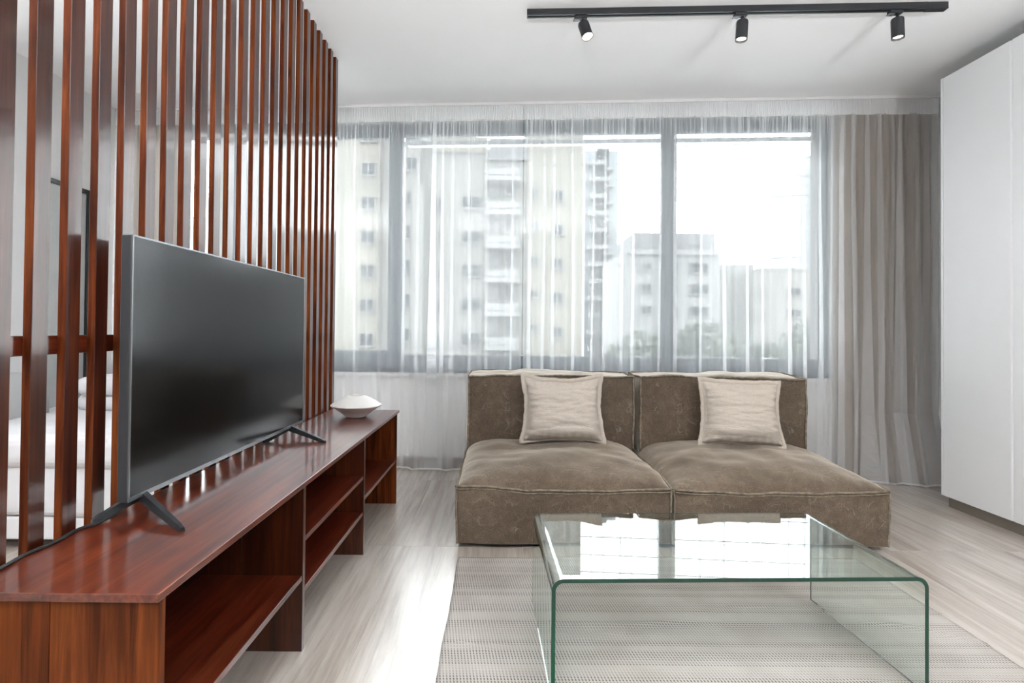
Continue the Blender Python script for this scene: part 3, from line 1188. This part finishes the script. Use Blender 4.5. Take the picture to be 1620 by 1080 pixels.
def spotlight(sx, aim, label, length, hot):
    root = empty('track_spotlight', (0, 0, 0))
    c = trk.matrix_basis if False else Matrix.Translation(ta) @ Matrix.Rotation(TA, 4, 'Z')
    p = c @ Vector((sx, .0175, -.036))
    root.location = p
    tag(root, label, 'spotlight', 'spotlights on the ceiling track')
    a = box('adapter', (-.045, .022, -.016, .016, -.018, -.0005), M['black_metal'], root, .002, 1)
    box('adapter_latch', (-.052, -.020, -.013, .013, -.024, -.0182), M['grey_metal'], root, .002, 1)
    bm = bmesh.new()
    bmesh.ops.create_cone(bm, cap_ends=True, segments=20, radius1=.007, radius2=.007, depth=.026, matrix=Matrix.Translation((0, 0, -.030)))
    obj('stem', bm_mesh('stem', bm), M['black_metal'], root, True)
    ax = Vector(aim).normalized()
    q = Vector((0, 0, -1)).rotation_difference(ax).to_matrix().to_4x4()
    R = 0.0305
    pr_ = [(R * .55, -.004), (R * .92, -.0065), (R, -.014), (R, -length), (R - .0022, -length), (R - .0032, -length + .014), (R * .3, -length + .0145)]
    # housing: closed shell with an open, recessed mouth
    vs_, fs = [], []
    n = 40
    for r, z in pr_:
        for k in range(n):
            an = 2 * PI * k / n
            vs_.append((r * math.cos(an), r * math.sin(an), z))
    for i in range(len(pr_) - 1):
        for k in range(n):
            k2 = (k + 1) % n
            fs.append((i * n + k, i * n + k2, (i + 1) * n + k2, (i + 1) * n + k))
    fs.append(tuple(range(n))[::-1])
    fs.append(tuple((len(pr_) - 1) * n + k for k in range(n)))
    me = from_py('housing', vs_, fs)
    T = Matrix.Translation((0, 0, -.036)) @ q
    me.transform(T)
    obj('housing', me, M['black_metal'], root)
    ls = lathe_mesh('lens', [(R - .0075, -length + .0142), (R - .0075, -length + .011), (.004, -length + .0085)], 32)
    ls.transform(T)
    obj('lens', ls, M['lamp'], root)
    rf = lathe_mesh('reflector', [(R - .0035, -length + .0132), (R - .0036, -length + .0125)], 32)
    vs2, fs2 = [], []
    for r, z in ((R - .0034, -length + .003), (R - .0072, -length + .0125)):
        for k in range(n):
            an = 2 * PI * k / n
            vs2.append((r * math.cos(an), r * math.sin(an), z))
    for k in range(n):
        k2 = (k + 1) % n
        fs2.append((k, k2, n + k2, n + k))
    bpy.data.meshes.remove(rf)
    rf = from_py('reflector', vs2, fs2)
    rf.transform(T)
    obj('reflector', rf, M['reflector'] if hot else M['black_metal'], root, True)
    ld = bpy.data.lights.new('bulb', 'SPOT')
    ld.energy = 6.0
    ld.color = (1.0, .86, .66)
    ld.spot_size = math.radians(50)
    ld.spot_blend = .6
    ld.shadow_soft_size = .02
    lo = bpy.data.objects.new('bulb', ld)
    lo.location = Vector((0, 0, -.036)) + ax * (length + .004)
    lo.rotation_euler = Vector((0, 0, -1)).rotation_difference(ax).to_euler()
    link(lo, root)


spotlight(.300, (.22, -.30, -.93), 'leftmost track spotlight, lit and tilted towards the camera', .100, True)
spotlight(1.152, (-.08, -.05, -1), 'middle black track spotlight pointing down', .112, False)
spotlight(1.957, (.02, -.02, -1), 'rightmost black track spotlight pointing down near the wardrobe', .112, False)


# ------------------------------------------------------------------ curtains
def cloth(name, s0, s1, folds, zs, nfun, mat, parent, step=0.012, wfun=None, th=0.006, xfun=None):
    """cloth sheet hung in the window wall's frame: s runs along, folds are S-shaped overlaps (position, width, seed)"""
    cols = []
    events = sorted(folds)
    s = s0
    ei = 0
    while s < s1:
        cols.append(('b', s, None, 0))
        nxt = s + step
        while ei < len(events) and events[ei][0] < nxt:
            f = events[ei]
            if f[0] >= s:
                cols += [('f', f[0], f, 0), ('f', f[0], f, 1), ('f', f[0], f, 2), ('f', f[0], f, 3)]
            ei += 1
        s = nxt
    cols.append(('b', s1, None, 0))
    vs_, fs = [], []
    for z in zs:
        acc = []
        for kind, s_, f, ph in cols:
            x = s_
            off = 0.0
            if f is not None:
                w = wfun(f, z)
                wander = .014 * nz(f[2] * 3.7, z * .7) if f[1] > .012 else .003 * nz(f[2], z)
                x = s_ + wander + (w if ph in (1, 3) else 0.0) - w * .5
                if ph in (0, 3):
                    off = 0
                off = (0.0, -.1, -.5, -.6)[ph] * th * min(1.0, w / .012)
            if xfun:
                x = xfun(x, z)
            y = nfun(x, z) + off
            vs_.append((x, y, z))
    m = len(cols)
    for r in range(len(zs) - 1):
        for c in range(m - 1):
            a = r * m + c
            fs.append((a, a + 1, a + m + 1, a + m))
    return obj(name, from_py(name, vs_, fs), mat, parent)


def n_sheer(seed, base=-0.15):
    def f(s, z):
        low = 1 - z / 2.8
        a = 0.006 + 0.022 * low
        y = a * math.sin(2 * PI * s / 0.23 + 1.3 * nz(s * 1.3 + seed, 0)) + .35 * a * math.sin(2 * PI * s / .087 + seed)
        y += .02 * low * nz(s * 1.7 + seed, z * .6)
        if z < .5 and s > 3.9:
            y -= .12 * (1 - z / .5) * min(1, (s - 3.9) / .3)
        return base + y
    return f


def fold_w(f, z):
    s_, w, sd = f
    if w < .012:                                    # fine gathers right under the heading tape
        k = max(0.0, (z - (2.50 - .12 * (sd % 1.0))) / .22)
        return w * min(1.0, k)
    top_k = .6 + .4 * min(1.0, (2.7 - z) / 1.2) if z > 1.5 else 1.0
    grow = 1.0 + (1.1 * max(0.0, (1.6 - z) / 1.6) if w > .04 else .25 * max(0.0, (1.6 - z) / 1.6))
    return w * (top_k * grow + .28 * nz(sd * 9.1, z * 1.1))


def sheer_panel(s0, s1, label, seed, extra=()):
    rng = random.Random(seed)
    root = wall_frame(empty('sheer_curtain'))
    tag(root, label, 'curtain', 'white sheer curtains at the window')
    folds = []
    s = s0 + .05
    while s < s1 - .05:
        folds.append((s, rng.choice([.014, .018, .020, .024, .016, .028, .05]), rng.random() * 10))
        s += rng.uniform(.07, .20)
    s = s0 + .02
    while s < s1 - .02:
        folds.append((s, rng.uniform(.006, .0118), rng.random() * 10))
        s += rng.uniform(.016, .042)
    folds += list(extra)
    nf = n_sheer(seed)
    zs = [.016, .05, .12, .22, .35, .5, .7, .9, 1.1, 1.3, 1.5, 1.7, 1.9, 2.1, 2.25, 2.35, 2.42, 2.48, 2.53, 2.58, 2.63, 2.67, 2.70]
    cloth('voile', s0, s1, folds, zs, nf, M['sheer'], root, wfun=fold_w)
    # stitched hem
    big = [f for f in folds if f[1] >= .012]
    cloth('hem', s0, s1, big, [.004, .018], lambda s, z: nf(s, .016) - .001, M['sheer_hem'], root, wfun=fold_w)

    # gathered heading tape
    def nh(s, z):
        k = (z - 2.69) / .115
        return -0.150 + .004 * math.sin(2 * PI * s / .0135 + .8 * nz(s * 9, z * 6)) - .004 * math.sin(PI * k)
    zs2 = []
    cols = int((s1 - s0) / .0018)
    vs_, fs = [], []
    rows = [2.692, 2.697, 2.72, 2.75, 2.78, 2.810, 2.824]
    for r, z in enumerate(rows):
        for c in range(cols + 1):
            s = s0 + (s1 - s0) * c / cols
            zz = z
            if r == 0:
                zz += .004 * nz(s * 8 + seed, 1.0) + .002 * math.sin(s * 460)
            if r == len(rows) - 1:
                zz += .006 * nz(s * 3 + seed, 5) + .002 * math.sin(s * 460)
            sl = .004 * (zz - 2.75) * 20 * nz(s * 4 + seed, 2)
            vs_.append((s + sl, nh(s, zz) - .006, zz))
    m = cols + 1
    for r in range(len(rows) - 1):
        for c in range(cols):
            a = r * m + c
            fs.append((a, a + 1, a + m + 1, a + m))
    obj('heading_tape', from_py('heading_tape', vs_, fs), M['sheer_head'], root, smooth=True)
    return root


sheer_panel(-1.85, 1.432, 'left white sheer curtain, from the slat screen to the seam above the left sofa seat', 5)
ex = [(3.80 + .085 * k + random.uniform(-.02, .02), random.choice([.05, .06, .035]), k + .37) for k in range(8)]
sheer_panel(1.442, 4.47, 'right white sheer curtain, from the seam to the wardrobe, partly over the taupe drape', 9, ex)

ct = wall_frame(empty('curtain_track'))
tag(ct, 'slim white curtain track on the ceiling above the sheer curtains', 'curtain track')
box('rail', (-1.9, 4.52, -.166, -.134, 2.808, H), M['sill'], ct, .002, 1)
box('rail', (-1.9, 4.52, -.085, -.055, 2.808, H), M['sill'], ct, .002, 1)


def drape(s0, s1, label, seed, flare=0.0):
    root = wall_frame(empty('drape'))
    tag(root, label, 'drape')
    span = s1 - s0
    nfold = max(3, int(span / .095))

    def nd(s, z):
        t = (s - s0) / span
        low = 1 - z / 2.75
        ph = 2 * PI * nfold * t + .9 * nz(s * 4 + seed, z * .35)
        a = .016 + .014 * min(1, low * 2)
        y = -.070 + a * math.sin(ph) + .3 * a * math.sin(2 * ph + 1.0)
        if z < .75:
            y -= flare * ((.75 - z) / .75) ** 1.6 * (0.35 + .65 * t)
        return y
    zs = [.012 + (2.80 - .012) * k / 40 for k in range(41)]
    vs_, fs = [], []
    cols = int(span / .004)
    for z in zs:
        for c in range(cols + 1):
            t = c / cols
            s = s0 + span * t
            sag = (1 - z / 2.8)
            ss = s + .02 * sag * math.sin(2 * PI * nfold * t + 1.57) + .03 * sag * nz(t * 5 + seed, z * .5)
            vs_.append((ss, nd(s, z), z))
    m = cols + 1
    for r in range(len(zs) - 1):
        for c in range(cols):
            a = r * m + c
            fs.append((a, a + 1, a + m + 1, a + m))
    obj('fabric', from_py('fabric', vs_, fs), M['drape'], root, smooth=True)
    hv, hf = [], []
    for z in (.006, .030):
        for c in range(0, cols + 1, 2):
            t = c / cols
            s = s0 + span * t
            ss = s + .02 * math.sin(2 * PI * nfold * t + 1.57) + .03 * nz(t * 5 + seed, 0)
            hv.append((ss, nd(s, z) - .0025, z))
    m2 = len(range(0, cols + 1, 2))
    hf = [(c, c + 1, c + m2 + 1, c + m2) for c in range(m2 - 1)]
    obj('hem', from_py('hem', hv, hf), M['drape'], root, smooth=True)


drape(3.80, 4.47, 'taupe drape gathered at the right of the window beside the wardrobe', 4.0, 0.10)
drape(-1.80, -1.30, 'taupe drape in the bedroom behind the slat screen', 14.0, 0.02)


# ------------------------------------------------------------------ bedroom behind the slats
bed = empty('bed', (-2.3, 3.2, 0))
tag(bed, 'bed with white bedding and grey headboard behind the slats', 'bed')


def soft_box(name, b, mat, parent, r=.04, seg=4, amp=.008, seed=0.0):
    bm = bmesh.new()
    bm_box(bm, *b, bev=r, seg=seg)
    bmesh.ops.subdivide_edges(bm, edges=bm.edges[:], cuts=5, use_grid_fill=True)
    for v in bm.verts:
        p = v.co * 4
        v.co += Vector((nz(p.x + seed, p.y, p.z), nz(p.x, p.y + 9 + seed, p.z), nz(p.x, p.y, p.z + 5 + seed))) * amp
    return obj(name, bm_mesh(name, bm), mat, parent, True)


soft_box('mattress', (-.72, .80, -.55, .85, .16, .52), M['bed_white'], bed, .05, 4, .012)
soft_box('duvet', (-.60, .82, -.58, .80, .40, .56), M['bed_white'], bed, .05, 4, .025, 4)
box('bed_base', (-.70, .78, -.53, .83, .05, .16), M['bed_white'], bed, .01)
for sx in (-.6, .68):
    for sy in (-.45, .75):
        box('leg', (sx, sx + .06, sy, sy + .06, 0, .05), M['black_metal'], bed)
bm = bmesh.new()
pts = []
for k in range(25):
    t = k / 24
    y = -.62 + .78 * t
    z = .40 + .42 * (max(0, 1 - abs(2 * t - 1.15) ** 3.2)) ** .45 if abs(2 * t - 1.15) < 1 else .40
    pts.append((y, z))
va = [bm.verts.new((-.44, y, .2)) for y, z in pts]
vb = [bm.verts.new((-.44, y, z)) for y, z in pts]
vc = [bm.verts.new((-.54, y, z - .015)) for y, z in pts]
vd = [bm.verts.new((-.54, y, .2)) for y, z in pts]
for i in range(24):
    for p, q in ((va, vb), (vb, vc), (vc, vd), (vd, va)):
        bm.faces.new((p[i], p[i + 1], q[i + 1], q[i]))
bm.faces.new((va[0], vb[0], vc[0], vd[0]))
bm.faces.new((va[-1], vd[-1], vc[-1], vb[-1]))
obj('headboard', bm_mesh('headboard', bm), M['grey_fabric'], bed, True)
for k in range(2):
    p = soft_box('pillow', (-.22, .22, -.20, .20, -.055, .055), M['bed_white'], None, .05, 5, .012, k * 3.0)
    p.location = (-2.42, 3.62 - .03 * k, .605 + .105 * k)
    p.rotation_euler = (0, 0, .2 * k)
    tag(p, ('lower' if k == 0 else 'upper') + ' white pillow stacked on the bed behind the slats', 'pillow', 'pillows on the bed')


# ------------------------------------------------------------------ fill lights added out of view to brighten the interior
def add_fill_light(x, y, label, power, tilt=0.0, deep=0.0):
    root = empty('fill_light', (x, y, 0))
    tag(root, label, 'fill light')
    obj('base', lathe_mesh('base', [(.14, 0), (.14, .012), (.02, .02)], 32), M['black_metal'], root, True)
    obj('pole', tube_mesh('pole', [(0, 0, .018), (0, 0, 0.97)], .012, 12), M['black_metal'], root, True)
    vs_, fs = [], []
    n = 40
    pr_ = [(.03, .95), (.30, 1.05), (.34, 1.13), (.34, 1.131 + deep), (.335, 1.131 + deep), (.335, 1.13), (.295, 1.058), (.03, .962)]
    T = Matrix.Translation((0, 0, 1.62)) @ Matrix.Rotation(-tilt, 4, 'X') @ Matrix.Translation((0, 0, -1.62))
    sm = lathe_mesh('shade', pr_, 40)
    sm.transform(T)
    obj('shade', sm, M['black_metal'], root, True)
    ld = bpy.data.lights.new('fill_emitter', 'AREA')
    ld.shape = 'DISK'
    ld.size = .56
    ld.energy = power
    ld.color = (.975, .985, 1.0)
    lo = bpy.data.objects.new('fill_emitter', ld)
    lo.location = T @ Vector((0, 0, 1.115))
    lo.rotation_euler = (PI - tilt, 0, 0)
    link(lo, root)


add_fill_light(1.9, -1.0, 'added fill light with black shade, unseen at the right rear behind the camera', FILL_W * 3.2, .69, .62)
add_fill_light(-0.4, -1.2, 'added fill light with black shade, unseen at the middle rear behind the camera', FILL_W * 3.2, .69, .62)
add_fill_light(-2.3, 0.3, 'added fill light with black shade, unseen in the bedroom beside the slat screen', FILL_W * 2.0, 0.0, .24)


# ------------------------------------------------------------------ outside: street, buildings, trees, wires
grd = box('street', (-140, 140, -140, 220, -9.4, -9.2), M['asphalt'])
tag(grd, 'grey street ground far below the window', 'street', kind='structure')


def px(u, v, D):
    return ((u - 790) / FPX * D, 1.09 - (v - 520) / FPX * D)


win_cache = {}


def far_window(parent, u0, u1, v0, v1, D, frame=M['white_ext']):
    x0, zt_ = px(u0, v0, D)
    x1, zb_ = px(u1, v1, D)
    w, h = round(x1 - x0, 2), round(zt_ - zb_, 2)
    key = (w, h, frame.name)
    if key not in win_cache:
        bm = bmesh.new()
        t = .08
        bm_box(bm, 0, w, -.10, .05, h - t, h)
        bm_box(bm, -.1, w + .1, -.22, .05, -.08, t * .4)
        bm_box(bm, 0, t, -.10, .05, t * .4, h - t)
        bm_box(bm, w - t, w, -.10, .05, t * .4, h - t)
        bm_box(bm, w / 2 - .04, w / 2 + .04, -.09, .05, t * .4, h - t)
        fm = bm_mesh('window', bm)
        fm.materials.append(frame)
        pm = box_mesh('pane', t, w - t, -.05, .04, t * .4, h - t)
        pm.materials.append(M['win_ext'])
        win_cache[key] = (fm, pm)
    fm, pm = win_cache[key]
    o = bpy.data.objects.new('window', fm)
    o.location = (x0 - parent.location.x, D - .06 - parent.location.y, zb_ - parent.location.z)
    link(o, parent)
    p = bpy.data.objects.new('pane', pm)
    link(p, o)


def mass(name, parent, u0, u1, v0, D, depth, mat, zb_=-9.2, v1=None):
    x0, zt_ = px(u0, v0, D)
    x1, z1 = px(u1, v1 if v1 is not None else 520, D)
    z0 = zb_ if v1 is None else z1
    L = parent.location
    return box(name, (x0 - L.x, x1 - L.x, D - L.y, D + depth - L.y, z0 - L.z, zt_ - L.z), mat, parent)


# cream apartment block
A = empty('apartment_block', (-12, 50, -9.2))
tag(A, 'tall cream apartment block with balconies behind the left sheer curtain', 'building')
mass('wing', A, 330, 598, 120, 48, 12, M['cream'])
mass('wing', A, 598, 662, 150, 48.6, 11.4, M['offwhite'])
mass('wing', A, 662, 768, 226, 50, 10, M['offwhite'])
mass('parapet', A, 680, 768, 216, 49.8, .6, M['cream'], v1=240)
mass('wing', A, 768, 832, 235, 49.2, 10, M['offwhite'])
mass('roof_box', A, 772, 832, 218, 48.9, 8, M['grey_ext'], v1=252)
mass('wing', A, 832, 921, 160, 49, 11, M['cream'])
mass('pilaster', A, 650, 668, 292, 48.4, 1, M['offwhite'])
for k in range(-1, 7):
    dv = 54 * k
    far_window(A, 569, 592, 258 + dv, 279 + dv, 48)
    if k < 6:
        far_window(A, 640, 658, 249 + dv, 271 + dv, 48.6)
    if k >= 1:
        far_window(A, 685, 697, 258 + dv, 280 + dv, 50)
        far_window(A, 729, 760, 256 + dv, 276 + dv, 50)
    if k >= 0:
        far_window(A, 838, 851, 300 - 54 + dv + 50, 312 - 54 + dv + 50, 49)
        far_window(A, 872, 890, 298 - 54 + dv + 55, 316 - 54 + dv + 55, 49)
    # balconies
    if k >= 0:
        v = 262 + dv
        mass('balcony_slab', A, 766, 822, v + 14, 47.2, 2.2, M['white_ext'], v1=v + 22)
        mass('balcony_front', A, 768, 820, v + 2, 47.2, .18, M['white_ext'], v1=v + 13)
        mass('balcony_recess', A, 776, 788, v + 24, 49.0, .3, M['grey_ext'], v1=v + 50)
        far_window(A, 798, 812, v + 26, v + 46, 49.2)

# scaffolded glass tower
B = empty('glass_tower', (9, 80, -9.2))
tag(B, 'slim bluish tower with white balconies beyond the seam of the sheers', 'building')
mass('shaft', B, 924, 976, 236, 80, 10, M['blue_ext'])
mass('side_bay', B, 944, 962, 232, 79.4, .8, M['win_ext'], v1=560)
for k in range(12):
    v = 250 + 27 * k
    mass('balcony', B, 930 + (k * 7) % 5, 958 + (k * 5) % 9, v, 78.4, 1.8, M['white_ext'], v1=v + 7)
    mass('balcony', B, 958, 970, v + 12, 78.8, 1.4, M['white_ext'], v1=v + 16)

# white blocks on the right
Cb = empty('white_block', (20, 60, -9.2))
tag(Cb, 'white flat block with grey penthouse behind the right window mullion', 'building')
mass('wing', Cb, 985, 1138, 397, 60, 12, M['white_ext'])
mass('penthouse', Cb, 1002, 1130, 366, 61, 9, M['grey_ext'], v1=397)
mass('roof_slab', Cb, 996, 1136, 392, 59.6, 10, M['white_ext'], v1=400)
for v in (412, 446, 481):
    far_window(Cb, 1014, 1030, v, v + 13, 60)
    far_window(Cb, 1090, 1120, v, v + 17, 60)
    far_window(Cb, 1060, 1072, v, v + 15, 60)
Ce = empty('white_house', (26, 82, -9.2))
tag(Ce, 'small white building between the grey penthouse and the right block', 'building')
mass('wing', Ce, 1128, 1192, 415, 82, 12, M['white_ext'])
for v in (422, 455, 488):
    far_window(Ce, 1132, 1136, v, v + 11, 82)
    far_window(Ce, 1140, 1150, v, v + 12, 82)
Cd = empty('pale_block', (33, 64, -9.2))
tag(Cd, 'pale flat-roofed block low at the right end of the window', 'building')
mass('wing', Cd, 1192, 1360, 426, 64, 14, M['offwhite'])
mass('roof_slab', Cd, 1204, 1360, 420, 65, 10, M['offwhite'], v1=427)
for v in (454, 488):
    far_window(Cd, 1186 + 8, 1198, v, v + 12, 64)
    far_window(Cd, 1204, 1211, v, v + 12, 64)
    far_window(Cd, 1246, 1266, v - 3, v + 9, 64)
    far_window(Cd, 1291, 1303, v - 4, v + 9, 64)
E_ = empty('far_tower', (70, 130, -9.2))
tag(E_, 'tall pale blue tower far away at the right window edge', 'building')
mass('shaft', E_, 1266, 1345, 262, 130, 14, M['blue_ext'])
mass('shaft', E_, 1288, 1345, 236, 131, 12, M['blue_ext'])
for k in range(11):
    mass('floor_band', E_, 1266, 1345, 270 + 15 * k, 129.7, .4, M['white_ext'], v1=273 + 15 * k)


def tree(u, v_top, D, r, label, seed):
    rng = random.Random(seed)
    x, zt_ = px(u, v_top, D)
    root = empty('tree', (x, D, -9.2))
    tag(root, label, 'tree', 'trees in the street outside')
    hgt = zt_ + 9.2
    obj('trunk', tube_mesh('trunk', [(0, 0, 0), (.05, .02, hgt * .3), (-.05, 0, hgt * .7)], lambda t: .22 - .1 * t, 8), M['bark'], root, True)
    vs_, fs = [], []
    for k in range(1500):
        a, b = rng.uniform(0, 2 * PI), math.acos(rng.uniform(-1, 1))
        rr = r * rng.uniform(.55, 1.0) * (1 + .25 * nz(math.cos(a) * 2 + seed, math.sin(a) * 2, math.cos(b) * 2))
        c = Vector((rr * math.sin(b) * math.cos(a), rr * math.sin(b) * math.sin(a), hgt - r * .85 + rr * .85 * math.cos(b)))
        d1_ = Vector((rng.gauss(0, 1), rng.gauss(0, 1), rng.gauss(0, 1))).normalized()
        d2_ = d1_.cross(Vector((rng.gauss(0, 1), rng.gauss(0, 1), rng.gauss(0, 1)))).normalized()
        s = rng.uniform(.18, .36)
        i = len(vs_)
        vs_ += [tuple(c - d1_ * s), tuple(c + d2_ * s * .5), tuple(c + d1_ * s), tuple(c - d2_ * s * .5)]
        fs.append((i, i + 1, i + 2, i + 3))
    fo = obj('foliage', from_py('foliage', vs_, fs), M['leaf'], root)
    fo['kind'] = 'stuff'


tree(1015, 520, 40, 2.6, 'green tree low in the window above the left sofa seat', 1)
tree(1118, 502, 44, 2.6, 'green tree right of the right window mullion', 2)
tree(1172, 528, 33, 1.9, 'round green tree below the small white building', 3)
tree(1290, 500, 47, 2.7, 'green tree at the right window edge beside the drape', 4)
tree(1230, 540, 38, 1.9, 'low green tree between the two right hand trees', 5)

wires = [(533, 247, 1305, 215), (533, 270, 1305, 240), (533, 293, 1305, 268), (533, 338, 1305, 300), (533, 435, 1305, 398)]
for k, (ua, va_, ub, vb_) in enumerate(wires):
    D0, D1 = 13 + .4 * k, 14 + .4 * k
    x0, z0 = px(ua, va_, D0)
    x1, z1 = px(ub, vb_, D1)
    ext = .55
    p0 = Vector((x0 - (x1 - x0) * ext, D0 - (D1 - D0) * ext, z0 - (z1 - z0) * ext))
    p1 = Vector((x1 + (x1 - x0) * ext, D1 + (D1 - D0) * ext, z1 + (z1 - z0) * ext))
    pts = []
    for i in range(25):
        t = i / 24
        p = p0.lerp(p1, t)
        p.z -= .12 * (1 - (2 * t - 1) ** 2) - .06
        pts.append(p)
    o = obj('utility_wire', tube_mesh('utility_wire', pts, .012 if k < 4 else .017, 6), M['wire'], smooth=True)
    o['group'] = 'utility wires across the view'
    tag(o, ['topmost thin utility wire crossing the window view', 'second utility wire from the top across the window view', 'third utility wire from the top across the window view',
            'fourth utility wire from the top across the window view', 'thicker lowest utility wire crossing halfway down the window view'][k], 'wire')
